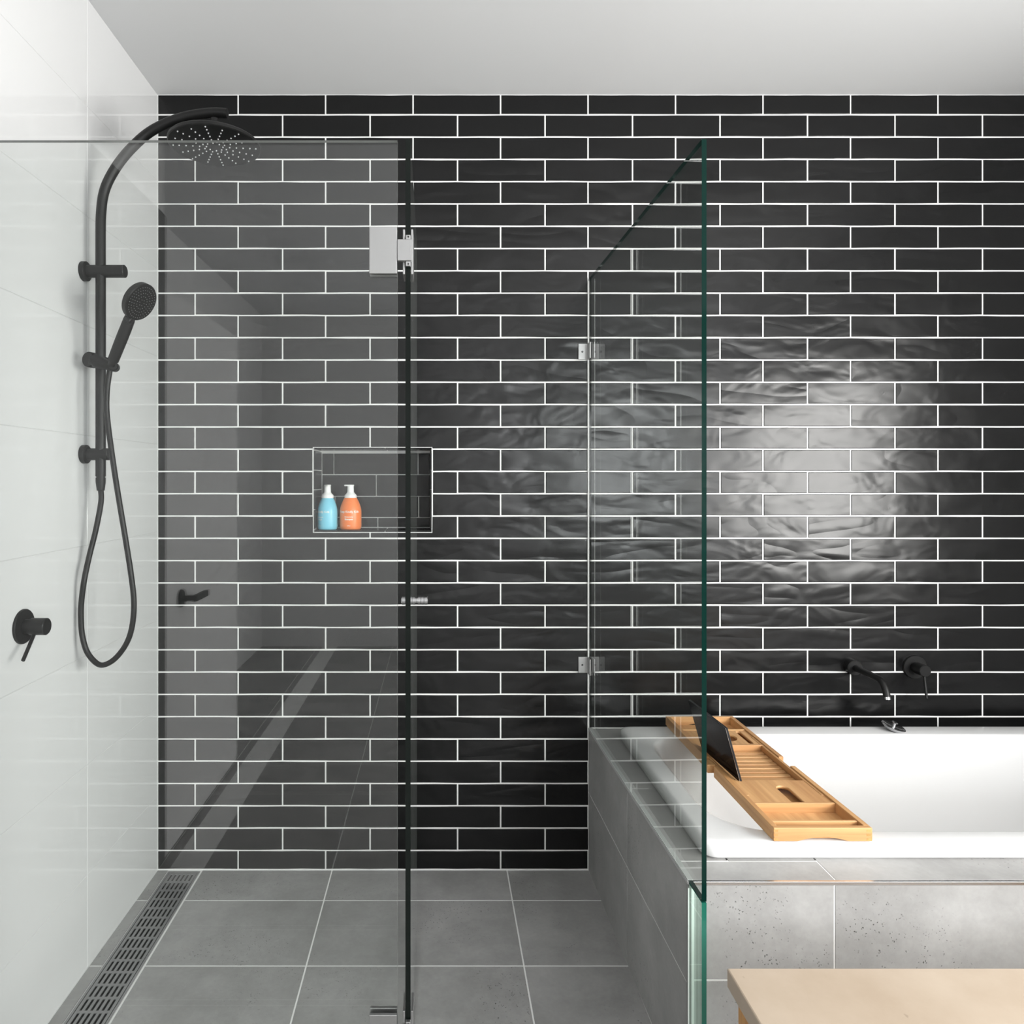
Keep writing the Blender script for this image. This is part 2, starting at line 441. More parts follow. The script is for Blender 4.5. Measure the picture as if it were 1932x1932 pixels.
# recess, rear and right walls
bm = bmesh.new(); box(bm, AX-.1, AX, RY, WY, -.1, H+.05); box(bm, AX-.1, LX-.1, WY, WY+.08, -.1, H+.05)
tag(link('wall_recess', bm, M['paint']), 'white painted wall behind the camera', kind='structure')
bm = bmesh.new(); x0, x1, z0, z1 = FILL_WIN
box(bm, AX-.1, x0, RY-.1, RY, -.1, H+.05); box(bm, x1, RX+.1, RY-.1, RY, -.1, H+.05); box(bm, x0, x1, RY-.1, RY, -.1, z0); box(bm, x0, x1, RY-.1, RY, z1, H+.05)
tag(link('wall_rear', bm, M['paint']), 'white painted rear wall with an opening added for fill light', kind='structure')
bm = bmesh.new(); y0, y1, z0, z1 = WIN1
box(bm, RX, RX+.1, RY, y0, -.1, H+.05); box(bm, RX, RX+.1, y1, 0, -.1, H+.05); box(bm, RX, RX+.1, y0, y1, -.1, z0); box(bm, RX, RX+.1, y0, y1, z1, H+.05)
tag(link('wall_right', bm, M['paint']), 'white wall beside the bath with a window', kind='structure')
def wframe(name, mk, label):
    t = bpy.data.objects.new(name, None); COL.objects.link(t); tag(t, label, kind='structure')
    part('window_frame', mk(), M['black'], t)
def f1():
    bm = bmesh.new(); y0, y1, z0, z1 = WIN1; e = .04; X0, X1 = RX-.004, RX+.016
    box(bm, X0, X1, y0, y0+e, z0, z1); box(bm, X0, X1, y1-e, y1, z0, z1); box(bm, X0, X1, y0+e, y1-e, z0, z0+e); box(bm, X0, X1, y0+e, y1-e, z1-e, z1); return bm
def f2():
    bm = bmesh.new(); x0, x1, z0, z1 = FILL_WIN; e = .04; Y0, Y1 = RY-.016, RY+.004
    box(bm, x0, x0+e, Y0, Y1, z0, z1); box(bm, x1-e, x1, Y0, Y1, z0, z1); box(bm, x0+e, x1-e, Y0, Y1, z0, z0+e); box(bm, x0+e, x1-e, Y0, Y1, z1-e, z1); return bm
wframe('window_1', f1, 'window in the right wall beside the bath'); wframe('fill_window', f2, 'unseen frame added around the fill lamp in the rear wall')
tag(link('ceiling', B(AX-.1, RX+.1, RY-.1, .2, H, H+.1), M['ceiling']), 'plain white plaster ceiling', kind='structure')
# floor
fl = link('floor', B(AX-.1, RX+.1, RY-.1, .2, -.12, -.0006), M['grey_grout']); tag(fl, 'grey stone-look tiled floor with pale grout', kind='structure')
DX0, DX1 = -.9285, -.819
xj = [LX, DX0-.003]; gg = .0019
yf = [0, -.174]+[-.174-.301*i for i in range(1, 18)]
xf = [DX1+.0035, -.366, .2395, .845, 1.451, 2.056, RX]
for j in range(len(yf)-1):
    y0, y1 = yf[j], max(yf[j+1], RY)
    for a, b in [(LX, DX0-.0025)]+list(zip(xf, xf[1:])):
        if y0 > -.93 and a > .55: continue
        if y0 > -.91 and b > HX and a < .55: b = HX+.012
        part('tile', slab(bmesh.new(), [(a+gg, y1+gg, 0), (b-gg, y1+gg, 0), (b-gg, y0-gg, 0), (a+gg, y0-gg, 0)], (0, 0, 1), .006, .0008), M['grey_tile'], fl)
    if y1 < WY: part('tile', slab(bmesh.new(), [(AX+gg, y1+gg, 0), (LX-gg, y1+gg, 0), (LX-gg, y0-gg, 0), (AX+gg, y0-gg, 0)], (0, 0, 1), .006, .0008), M['grey_tile'], fl)
# ------------------------------------------------------------------ linear drain
dr = thing('linear_drain', 'long slotted steel floor drain along the white tiled wall', 'drain', ((DX0+DX1)/2, -.95, 0))
DY0, DY1 = -1.90, -.012
bm = bmesh.new(); box(bm, DX0, DX0+.006, DY0, DY1, -.0005, .0026); box(bm, DX1-.006, DX1, DY0, DY1, -.0005, .0026)
box(bm, DX0+.006, DX1-.006, DY1-.006, DY1, -.0005, .0026); box(bm, DX0+.006, DX1-.006, DY0, DY0+.006, -.0005, .0026)
part('drain_frame', bm, M['steel'], dr)
part('slot_shade', B(DX0+.006, DX1-.006, DY0+.006, DY1-.006, -.0005, -.0001), M['dark'], dr)  # flat dark sheet standing in for the shade below the grate slots
bm = bmesh.new(); gx0, gx1 = DX0+.008, DX1-.008; ns = 6; pw = (gx1-gx0-.008)/ns; pitch = .0476; yy = DY1-.010
for i in range(ns+1):
    c = gx0+.004+pw*i; hw = .004 if i in (0, ns) else .0036
    box(bm, c-hw, c+hw, DY0+.008, DY1-.008, .0, .0022)
while yy > DY0+.02:
    box(bm, gx0, gx1, yy-.0085, yy, .0, .00225); yy -= pitch
part('grate', bm, M['steel'], dr)

# ------------------------------------------------------------------ bath surround (tiled hob)
FXL, FYF = .535, -.921          # front-left corner of the hob
sr = thing('bath_surround', 'grey tiled bath surround with bright metal edging along its deck', 'bath surround', (1.4, -.5, 0))
bm = bmesh.new()
prism(bm, [(HX+.0010, -.002, .0001), (HX+.06, -.002, .0001), (FXL+.06, FYF+.001, .0001), (FXL+.001, FYF+.001, .0001)], (0, 0, HZ-.0009))
box(bm, FXL+.06, RX-.002, FYF+.001, FYF+.0855, .0001, HZ-.0008); box(bm, HX+.06, RX-.002, -.098, -.002, .0001, HZ-.0008)
part('core', bm, M['grey_grout'], sr)
def hx(y): return HX+(FXL-HX)*(y/FYF)     # side face position at y
th = .0085
sy = [-.002, -.468, FYF]; sz = [[.012, .272, HZ-.006]]
for a, b in zip(sy, sy[1:]):
    for z0, z1 in ((.002, .2695), (.2725, HZ-.005)):
        a_, b_ = a-.0012, b+.0012
        part('tile', slab(bmesh.new(), [(hx(a_), a_, z0), (hx(a_), a_, z1), (hx(b_), b_, z1), (hx(b_), b_, z0)], (-1, 0, 0), th, .0008), M['grey_tile'], sr)
fx = [FXL+.002, .849, 1.455, 2.06, RX-.003]
for a, b in zip(fx, fx[1:]):
    for z0, z1 in ((.002, .2795), (.2825, HZ-.008)):
        part('tile', slab(bmesh.new(), [(a+.0013, FYF, z0), (b-.0013, FYF, z0), (b-.0013, FYF, z1), (a+.0013, FYF, z1)], (0, -1, 0), th, .0008), M['grey_tile'], sr)
TX0, TX1, TYB, TYF = .603, 2.285, -.088, -.834
def deck(q): part('tile', slab(bmesh.new(), [(x, y, HZ) for x, y in q], (0, 0, 1), th, .0008), M['grey_tile'], sr)
deck([(hx(-.468)+.006, -.469, ), (TX0+.05, -.469), (TX0+.05, -.003), (HX+.006, -.003)])
deck([(hx(-.84)+.006, -.838), (TX0+.05, -.838), (TX0+.05, -.472), (hx(-.47)+.006, -.472)])
dx = [FXL+.006, .855, 1.46, 2.065, RX-.003]
deck([(TX0+.0535, -.8400), (.8537, -.8400), (.8537, -.80), (TX0+.0535, -.80)])
for a, b in zip(dx, dx[1:]):
    deck([(a+.0013, FYF+.007), (b-.0013, FYF+.007), (b-.0013, FYF+.12 if a > FXL+.01 else TYF-.008), (a+.0013, FYF+.12 if a > FXL+.01 else TYF-.008)])
for a, b in zip([TX0+.053, 1.2, 1.8], [1.197, 1.797, RX-.003]): deck([(a, -.12), (b, -.12), (b, -.003), (a, -.003)])
part('edge_trim', B(FXL+.001, RX-.003, FYF-.0012, FYF+.006, HZ-.007, HZ+.0006, bev=.0006), M['trim'], sr, label='bright metal edging')
bm = bmesh.new(); prism(bm, [(HX-.0008, -.002, HZ-.005), (HX+.004, -.002, HZ-.005), (FXL+.004, FYF, HZ-.005), (FXL-.0008, FYF, HZ-.005)], (0, 0, .0056))
part('edge_trim', bm, M['trim_pale'], sr, label='bright metal edging')
part('corner_trim', B(FXL-.001, FXL+.004, FYF-.001, FYF+.004, .002, HZ-.007), M['steel'], sr)

# ------------------------------------------------------------------ bathtub
def rrect(x0, x1, y0, y1, r, z, n=8, rl=None):
    """rounded rectangle, rl: radius of the two left corners"""
    rl = rl or r; out = []
    for cx, cy, a0, rr in ((x1-r, y1-r, 0, r), (x0+rl, y1-rl, 90, rl), (x0+rl, y0+rl, 180, rl), (x1-r, y0+r, 270, r)):
        for k in range(n+1):
            a = math.radians(a0+90*k/n); out.append(Vector((cx+rr*math.cos(a), cy+rr*math.sin(a), z)))
    return out
RZ = .531
tubo = thing('bathtub', 'white drop-in bathtub with a wide flat rim set in the grey tiled surround', 'bathtub', (1.44, -.46, .13))
rg = []
def ring(i0, i1, jf, jb, r, z, rl=None): rg.append(rrect(TX0+i0, TX1-i1, TYF+jf, TYB-jb, r, z, rl=rl))
ring(.03, .03, .03, .03, .03, HZ-.03); ring(.006, .006, .006, .006, .03, HZ+.001)
ring(.0, .0, .0, .0, .03, HZ+.006); ring(.0, .0, .0, .0, .03, .520); ring(.0015, .0015, .0015, .0015, .03, .5265); ring(.007, .007, .006, .006, .03, .5302); ring(.014, .014, .012, .012, .03, RZ)
ring(.050, .09, .046, .072, .09, RZ, .15); ring(.054, .094, .050, .076, .09, .5298, .15); ring(.060, .098, .054, .080, .09, .526, .15); ring(.066, .102, .057, .083, .09, .517, .15)
ring(.090, .110, .062, .088, .10, .47, .14); ring(.16, .130, .074, .10, .10, .36, .12); ring(.26, .155, .092, .118, .10, .22, .11); ring(.30, .175, .108, .134, .10, .165, .11)
ring(.36, .22, .15, .175, .09, .138, .1); ring(.5, .4, .27, .29, .06, .132)
bm = bmesh.new(); vr = [[bm.verts.new(p) for p in r_] for r_ in rg]
for a, b in zip(vr, vr[1:]):
    n = len(a)
    for k in range(n): bm.faces.new((a[k], a[(k+1) % n], b[(k+1) % n], b[k]))
bm.faces.new(vr[-1])
t_o = part('tub_shell', bm, M['acrylic'], tubo, smooth=False)
for p in t_o.data.polygons: p.use_smooth = True
bm = lathe(bmesh.new(), (1.50, -.455, .132), (0, 0, 1), [(0, .035), (.003, .035), (.004, .028), (.004, .0)], 24, cap=False)
part('waste', bm, M['chrome'], tubo, smooth=True)

# ------------------------------------------------------------------ glass
GZ = 2.040
GY = -(D0-1.416)
fp = thing('fixed_glass_panel', 'fixed clear glass shower screen standing parallel to the black wall', 'glass panel', (-.52, GY, 0))
def glass_box(x0, x1, y0, y1, z0, z1, big, edges=None):
    """big: axis normal to the large faces; edge faces get material 1"""
    bm = B(x0, x1, y0, y1, z0, z1); bm.normal_update()
    for f in bm.faces:
        f.material_index = 0 if abs(f.normal['xyz'.index(big)]) > .9 else 1
    return bm
XA = (750-VX)/F*1.416
part('glass_pane', glass_box(LX+.001, XA, GY-.005, GY+.005, .006, GZ, 'y'), None, fp, mats=[M['glass'], M['seal']])
part('floor_channel', B(LX+.001, XA, GY-.007, GY+.007, .0005, .006), M['chrome'], fp)
# side panel on the deck, slightly out of square like the surround under it
def vpane(p0, p1, t, z0a, z0b, z1):
    p0, p1 = Vector((*p0, 0)), Vector((*p1, 0)); d = (p1-p0).normalized(); n = Vector((-d.y, d.x, 0))*t/2
    bm = bmesh.new(); c = [(p0-n, z0a), (p0+n, z0a), (p1+n, z0b), (p1-n, z0b)]
    lo = [bm.verts.new((v.x, v.y, z)) for v, z in c]; hi = [bm.verts.new((v.x, v.y, z1)) for v, z in c]
    def f(vs, mi): q = bm.faces.new(vs); q.material_index = mi
    f(lo[::-1], 1); f(hi, 1)
    for i in range(4):
        j = (i+1) % 4; f((lo[i], lo[j], hi[j], hi[i]), {0: 2, 2: 1}.get(i, 0))
    return bm
kf = 926.0; yF = -(D0-F/kf)
sp0, sp1 = (HX+.0055, -.0015), ((1328.5-VX)/kf, yF)
sp = thing('side_glass_panel', 'clear glass panel with a dark green edge standing on the tiled bath deck', 'glass panel', (.535, -.5, HZ))
part('glass_pane', vpane(sp0, sp1, .010, HZ+.001, HZ+.001, GZ+.006), None, sp, mats=[M['glass_side'], M['edge'], M['edge_grey']])
part('wall_sealant', B(sp0[0]-.0078, sp0[0]-.0052, -.004, -.0012, HZ+.004, GZ), M['grout'], sp)
d_ = (Vector(sp1)-Vector(sp0)).normalized()
def along(y): s = (y-sp0[1])/d_.y; return sp0[0]+d_.x*s
part('sealant', prism(bmesh.new(), [(along(-.003)-.0058, -.003, HZ+.0005), (along(-.003)+.0058, -.003, HZ+.0005), (along(FYF)+.0058, FYF+.004, HZ+.0005), (along(FYF)-.0058, FYF+.004, HZ+.0005)], (0, 0, .003)), M['soft'], sp)
gs = thing('glass_strip', 'narrow greenish glass strip filling the gap in front of the bath surround', 'glass panel', (along(-.95), -.95, 0))
part('glass_pane', vpane((along(FYF-.003), FYF-.003), sp1, .010, .004, .004, HZ-.002), None, gs, mats=[M['glass_green'], M['edge_light'], M['seal']])
part('sealant', B(along(FYF)-.007, along(FYF)+.006, FYF-.003, FYF-.0013, .004, HZ-.012), M['grout'], gs)
for zc in (CZ-(664-VY)/545, CZ-(1254-VY)/545):
    hh = .0275
    br = part('bracket', B(sp0[0]-.0405, sp0[0]-.0052, -.0055, -.0015, zc-hh, zc+hh, bev=.0008), M['satin'], sp)
    bm = B(sp0[0]-.0092, sp0[0]-.0054, -.040, -.0056, zc-hh, zc+hh, bev=.0008)
    part('clamp_plate', bm, M['satin'], br)
    part('clamp_plate', B(sp0[0]+.0054, sp0[0]+.0092, -.040, -.003, zc-hh, zc+hh, bev=.0008), M['satin'], br)
    part('screw', lathe(bmesh.new(), (sp0[0]-.027, -.0054, zc), (0, -1, 0), [(0, .0035), (.0012, .003), (.0012, .0012), (.0004, .0008)], 12, cap=False), M['dark'], br)
# door, opened inwards
hX = (769.8-VX)/927.0
dy0 = GY; dlen = .600; fX = (783-VX)/654.0
door = thing('shower_door', 'clear glass shower door swung open into the shower, seen edge-on', 'glass door', (hX, GY, .006))
part('glass_pane', vpane((hX, dy0), (fX, dy0+dlen), .0105, .012, .012, GZ+.006), None, door, mats=[M['glass'], M['seal'], M['edge_grey']])
ka = (fX-hX)/dlen
# knob near the free edge
ky = -(D0-1313/668.0); kxx = hX+ka*(ky-dy0); kz = CZ-(1133-VY)/668.0
for s in (-1, 1):
    x0 = kxx+s*.0056
    prof = [(0, .0085), (.004, .0085), (.004, .0115), (.011, .0115), (.012, .0105), (.013, .0115), (.020, .0115), (.021, .0105), (.022, .0115), (.030, .0115), (.0318, .0098), (.0318, .0)]
    part('knob', lathe(bmesh.new(), (x0, ky, kz), (s, 0, 0), prof, 28, cap=False), M['chrome'], door, smooth=True)
for ztop in (CZ-(432-VY)/927, CZ-(1906-VY)/927):
    zb = ztop-.0945; zc = (ztop+zb)/2
    hg = part('hinge', B(XA-.0565, XA-.0005, GY-.013, GY-.0055, zb, ztop, bev=.0012), M['satin'], door)
    part('hinge_plate', B(XA-.0565, XA-.0005, GY+.0055, GY+.013, zb, ztop, bev=.0012), M['satin'], hg)
    part('hinge_block', B(XA+.0002, hX+.0075, GY-.0145, GY-.0015, zc-.0215, zc+.0215, bev=.001), M['satin'], hg)
    for s in (-1, 1):
        part('hinge_plate', B(hX+s*.0060, hX+s*.0105, GY-.001, GY+.052, zb+.002, ztop-.001, bev=.0008), M['satin'], hg)
        part('hinge_lug', B(hX-.0045, hX+.0055, GY-.011, GY-.0025, zc+s*.0215, zc+s*.0315, bev=.001), M['satin'], hg)
        part('screw', lathe(bmesh.new(), (hX+.001, GY-.0112, zc+s*.0275), (0, -1, 0), [(0, .0018), (.0004, .0014), (.0004, 0)], 10, cap=False), M['dark'], hg)

# ------------------------------------------------------------------ shower rail
K = 690.0; RYS = -(D0-F/K)
def X(px, k=K): return (px-VX)/k
def Z(py, k=K): return CZ-(py-VY)/k
sh = thing('shower_rail', 'matt black shower rail with curved arm and round rain head on white tiles', 'shower', (LX, RYS, 1.3))
arm = [(190, 899), (190, 700), (190, 560), (189.8, 440), (190.6, 405), (195, 368), (206, 338), (226, 305.5), (250, 277.5), (280, 251), (315, 232), (350, 220.5), (382, 214.8), (406, 212.8), (429, 214)]
path = [Vector((X(a), RYS, Z(b))) for a, b in arm]
path = [path[0], path[1], path[2]]+smooth_path(path[3:], 6)
part('rail', tube(bmesh.new(), path, .0132, 20), M['black'], sh, smooth=True)
zh = CZ+(VY-274)/K
head = part('shower_head', lathe(bmesh.new(), (X(405), RYS, zh-.004), (0, 0, 1), [(0, .0), (0, .1195), (.002, .122), (.009, .122), (.012, .119), (.016, .06), (.026, .016), (.030, .012), (.075, .012)], 48, cap=False), M['black'], sh, smooth=True)
bm = bmesh.new()
for s in range(16):
    for r_ in ([.022, .040, .058, .076, .094, .110] if s % 2 == 0 else [.031, .049, .067, .085, .102]):
        a = 2*math.pi*s/16+.1
        lathe(bm, (X(405)+r_*math.cos(a), RYS+r_*math.sin(a), zh-.0036), (0, 0, -1), [(0, .0021), (.0028, .0016)], 6)
tag(part('nozzles', bm, M['rubber'], head), 'pale rubber spray nozzles', kind='stuff')
# wall brackets
for px0, px1, py, fr, cr in ((157.5, 236, 512, .0265, .0172), (157.5, 206, 857, .0255, .0165)):
    b_ = part('wall_bracket', lathe(bmesh.new(), (LX+.001, RYS, Z(py)), (1, 0, 0), [(0, 0), (0, fr), (.011, fr), (.013, fr-.002), (.014, cr), (X(px1)-LX-.002, cr), (X(px1)-LX, cr-.002), (X(px1)-LX, 0)], 32, cap=False), M['black'], sh, smooth=True)
# hand shower slider
k2 = 712.0
a_ = PK(174, 679, k2); b_ = PK(213, 692, k2)
sl = part('slider', tube(bmesh.new(), [a_, a_.lerp(b_, .06), a_.lerp(b_, .3), a_.lerp(b_, .5), a_.lerp(b_, .8), b_], [.0165, .0185, .0175, .0150, .0130, .0125], 20), M['black'], sh, smooth=True)
part('slider_collar', lathe(bmesh.new(), (X(190), RYS, Z(694)), (0, 0, 1), [(0, .0135), (0, .0185), (.028, .0185), (.028, .0135)], 24, cap=False), M['black'], sl, smooth=True)
part('slider_knob', lathe(bmesh.new(), a_+Vector((0, .012, 0)), Vector((-.35, -1, 0)), [(0, .0205), (.020, .0205), (.023, .0185), (.023, 0)], 28, cap=False), M['black'], sl, smooth=True)
part('slider_socket', lathe(bmesh.new(), b_+Vector((0, .012, 0)), Vector((.25, -1, 0)), [(0, .0125), (.020, .0125), (.023, .010), (.023, 0)], 24, cap=False), M['black'], sl, smooth=True)
# hose
k3 = 704.0
hp = [(190, 922), (190.5, 948), (180.5, 1001), (169, 1047), (159, 1094), (153.5, 1137), (152.8, 1170), (156, 1203), (166, 1233), (187, 1254), (208.7, 1249), (228.6, 1229.6), (243.5, 1203), (251, 1170), (252.4, 1130), (246.8, 1080.6), (238.5, 1027.6), (231.5, 985), (222.6, 931.5), (215.3, 885), (208.7, 838.8), (203.5, 799), (201, 766), (202.5, 730), (207.5, 697)]
kk = [K, K+2, K+6, K+10]+[k3+4]*8+[k3+6]*13
hpts = [PK(a, b, k_) for (a, b), k_ in zip(hp, kk)]
part('hose', tube(bmesh.new(), smooth_path(hpts, 6), .0072, 14), M['hose'], sh, smooth=True)
part('hose_connector', lathe(bmesh.new(), PK(190, 926, K), (0, 0, 1), [(0, .0085), (.001, .0098), (.024, .0128), (.036, .0128), (.036, .011), (.040, .011)], 24), M['black'], sh, smooth=True)
# hand shower (rests in the slider: a thing of its own)
hs = thing('hand_shower', 'round matt black hand shower resting in the slider of the rail', 'hand shower', tuple(PK(213, 690, 716)))
p0 = PK(209.5, 690, 716); p1 = PK(243.5, 604, 726); cH = PK(267, 571, 733); nH = Vector((.83, -.22, -.50)).normalized()
hpz = smooth_path([p0, p0.lerp(p1, .12), p0.lerp(p1, .5), p1, p1.lerp(cH, .55)-nH*.012], 4)
part('handle', tube(bmesh.new(), hpz, [.009 if i < 4 else (.0150-.002*abs(i-9)/10 if i < 13 else .0125) for i in range(len(hpz))], 20), M['black'], hs, smooth=True)
hd = part('spray_head', lathe(bmesh.new(), cH-nH*.024, nH, [(0, 0), (0, .030), (.004, .043), (.009, .0495), (.022, .0505), (.025, .0485), (.025, 0)], 44, cap=False), M['black'], hs, smooth=True)
bm = bmesh.new(); a, b = frame_axes(nH)
for r_ in (.008, .017, .026, .034, .042):
    n_ = int(r_*2*math.pi/.0075)
    for k in range(n_):
        t = 2*math.pi*k/n_; lathe(bm, cH+nH*.001+(a*math.cos(t)+b*math.sin(t))*r_, nH, [(0, .0010), (.0012, .0007)], 5)
tag(part('nozzles', bm, M['steel'], hd), 'small grey spray nozzles', kind='stuff')
part('mode_lever', lathe(bmesh.new(), cH-nH*.012+Vector((-.024, -.008, -.050)), nH, [(0, .008), (.012, .008), (.014, .006), (.014, 0)], 16, cap=False), M['black'], hd, smooth=True)

# shower mixer on the white wall
km = 807.0
mx = thing('shower_mixer', 'round matt black mixer tap with a slanting lever on the white wall', 'tap', tuple(Vector((LX, -(D0-F/km), CZ-(1182-VY)/km))))
my, mz = -(D0-F/km), CZ-(1182-VY)/km
part('cover_plate', lathe(bmesh.new(), (LX+.0005, my, mz), (1, 0, 0), [(0, 0), (0, .0405), (.004, .0405), (.006, .039), (.006, 0)], 48, cap=False), M['black'], mx, smooth=True)
part('body', lathe(bmesh.new(), (LX+.006, my, mz), (1, 0, 0), [(0, .017), (.014, .017), (.015, .0198), (.050, .0198), (.052, .018), (.052, 0)], 36, cap=False), M['black'], mx, smooth=True)
part('lever', tube(bmesh.new(), [(LX+.030, my-.002, mz-.014), PK(43.5, 1246, 842)], .0042, 12), M['black'], mx, smooth=True)
# bath spout and mixer on the black wall
spz = CZ-(1257-VY)/545; sx = (1606-VX)/545
so = thing('bath_spout', 'curved matt black bath spout projecting from the black tiled wall', 'spout', (sx, 0, spz))
part('flange', lathe(bmesh.new(), (sx, .002, spz), (0, -1, 0), [(0, 0), (0, .026), (.026, .026), (.028, .024), (.028, .0)], 36, cap=False), M['black'], so, smooth=True)
pp = smooth_path([(sx, -.026, spz), (sx, -.07, spz), (sx, -.138, spz), (sx, -.166, spz-.005), (sx, -.184, spz-.024), (sx, -.193, spz-.047)], 6)
part('spout_pipe', tube(bmesh.new(), pp, .0105, 20), M['black'], so, smooth=True)
part('aerator', tube(bmesh.new(), [pp[-1]-Vector((0, 0, -.001)), pp[-1]+Vector((0, -.0025, -.0075))], .0098, 20), M['chrome'], so, smooth=True)
bxm, bzm = (1725-VX)/545, CZ-(1258-VY)/545
bo = thing('bath_mixer', 'round matt black bath mixer tap beside the spout', 'tap', (bxm, 0, bzm))
part('cover_plate', lathe(bmesh.new(), (bxm, .002, bzm), (0, -1, 0), [(0, 0), (0, .0405), (.007, .0405), (.009, .039), (.009, 0)], 48, cap=False), M['black'], bo, smooth=True)
part('body', lathe(bmesh.new(), (bxm, -.007, bzm), (0, -1, 0), [(0, .017), (.012, .017), (.013, .0198), (.048, .0198), (.050, .018), (.050, 0)], 36, cap=False), M['black'], bo, smooth=True)
part('lever', tube(bmesh.new(), [(bxm+.002, -.046, bzm-.012), (bxm, -.062, bzm-.090)], .0042, 12), M['black'], bo, smooth=True)

# chrome plug lying on the rim
pc = Vector(((1683-VX)/576, -(D0-F/576), RZ))
pl = thing('bath_plug', 'tilted chrome bath plug lying on the far rim below the spout', 'plug', tuple(pc))
ax = Vector((.22, -.18, 1)).normalized()
part('plug_disc', lathe(bmesh.new(), pc+Vector((0.002, 0, .0045)), ax, [(0, 0), (0, .024), (.004, .027), (.009, .0345), (.0105, .0350), (.0115, .0335), (.0085, .02), (.0075, .0055)], 40, cap=False), M['chrome'], pl, smooth=True)
part('stem', lathe(bmesh.new(), pc+Vector((0.002, 0, .0045))+ax*.006, ax, [(0, .0055), (.011, .0050), (.015, .0062), (.0165, .0088), (.0185, .0088), (.0195, .007), (.0195, 0)], 24, cap=False), M['chrome'], pl, smooth=True)
part('plug_seal', lathe(bmesh.new(), pc+Vector((0.002, 0, .0045))-ax*.0025, ax, [(0, .0), (0, .0205), (.0022, .0225), (.0024, 0)], 32, cap=False), M['dark'], pl, smooth=True)

# ------------------------------------------------------------------ bottles
def text_mesh(body, size, bold=0):
    cu = bpy.data.curves.new('lettering', 'FONT'); cu.body = body; cu.size = size; cu.align_x = 'CENTER'; cu.offset = bold; cu.resolution_u = 3
    ob = bpy.data.objects.new('lettering', cu); COL.objects.link(ob); dg = bpy.context.evaluated_depsgraph_get()
    me = bpy.data.meshes.new_from_object(ob.evaluated_get(dg)); bpy.data.objects.remove(ob); bpy.data.curves.remove(cu)
    bm = bmesh.new(); bm.from_mesh(me); bpy.data.meshes.remove(me)
    bmesh.ops.triangulate(bm, faces=bm.faces)
    bmesh.ops.subdivide_edges(bm, edges=[e for e in bm.edges if e.calc_length() > size*.5], cuts=1)
    return bm
def bottle(name, label, px, k, r, mat, turn, noz, lines, grp):
    y = -(D0-F/k); x = (px-VX)/k; z0 = NZ0+.0062
    t = thing(name, label, 'bottle', (x, y, z0), grp)
    prof = [(0, 0), (0, .85), (.002, .93), (.005, .97), (.012, 1), (.062, 1), (.070, .985), (.080, .93), (.090, .84), (.100, .73), (.108, .62), (.1115, .57), (.1115, 0)]
    part('bottle_body', lathe(bmesh.new(), (x, y, z0), (0, 0, 1), [(h, q*r) for h, q in prof], 40, cap=False), mat, t, smooth=True)
    pm = part('pump', lathe(bmesh.new(), (x, y, z0+.1105), (0, 0, 1), [(0, .0215), (.008, .0215), (.012, .0195), (.017, .014), (.020, .0128), (.0205, .0118), (.043, .0112), (.0435, .0)], 32, cap=False), M['pump'], t, smooth=True)
    # nozzle: a flat beak
    a = math.radians(noz); d = Vector((math.cos(a), math.sin(a), 0)); n = Vector((-d.y, d.x, 0)); c = Vector((x, y, z0+.1535))
    out = [(-.0125, .006), (-.010, .0105), (.0, .0115), (.012, .010), (.0205, .0055), (.0225, .004)]
    pts = [c+d*u+n*v for u, v in out]+[c+d*u-n*v for u, v in out[::-1]]
    part('nozzle', prism(bmesh.new(), [p-Vector((0, 0, .001)) for p in pts], (0, 0, .0052), bev=.0012), M['pump'], pm)
    for body, size, h, bold in lines:
        bm = text_mesh(body, size, bold)
        for v in bm.verts:
            th_ = math.radians(turn)+v.co.x/r; hh = h+v.co.y
            v.co = Vector((x+math.sin(th_)*(r+.0004), y-math.cos(th_)*(r+.0004), z0+hh))
        part('lettering', bm, M['print'], t, label='white lettering')
grp = 'pump bottles in the shower niche'
bottle('pump_bottle', 'blue foam pump bottle with a white pump in the wall niche', 618, 535, .0350, M['blue'], -38, -70, [('Keep Kindly Kids', .0100, .0600, .0002), ('moisturising', .0055, .043, .0001), ('Wash', .0070, .034, .0002), ('250ml', .004, .013, 0)], grp)
bottle('pump_bottle', 'orange foam pump bottle with a white pump in the wall niche', 661.5, 533, .0382, M['orange'], -3, 185, [('Keep Kindly Kids', .0108, .0600, .0002), ('Moisturising', .0062, .0435, .0001), ('Shampoo', .0078, .0345, .0003), ('250ml', .0045, .013, .0001)], grp)

# ------------------------------------------------------------------ bamboo bath caddy
CX0, CX1, CYF, CYB = .762, .986, -.832, -.082
cz0, cz1 = RZ+.0005, RZ+.031
def yd(d): return d-D0
cd = thing('bath_caddy', 'bamboo bath caddy with compartments and slats lying across the bathtub', 'caddy', (.874, -.457, RZ))
BW = M['bamboo']; BX = M['bamboo_x']; rt = .013
def endboard(y, s):
    # board with an arched underside
    pts = [(CX0, cz1), (CX1, cz1), (CX1, cz0)]
    a0, a1 = CX1-.055, CX0+.055
    for k in range(9):
        t = k/8; pts.append((a0+(a1-a0)*t, cz0+.010*math.sin(math.pi*t)**.8))
    pts.append((CX0, cz0))
    return prism(bmesh.new(), [(x, y, z) for x, z in pts], (0, s*rt, 0), bev=.0012)
part('end_board', endboard(CYF, 1), BX, cd); part('end_board', endboard(CYB, -1), BX, cd)
for x in (CX0, CX1-rt):
    part('side_rail', B(x, x+rt, CYF+rt, yd(1.922), cz0-.001, cz1, bev=.0012), BW, cd)
    part('side_rail', B(x, x+rt, yd(1.985), CYB-rt, cz0-.001, cz1, bev=.0012), BW, cd)
ix0, ix1 = CX0+rt, CX1-rt
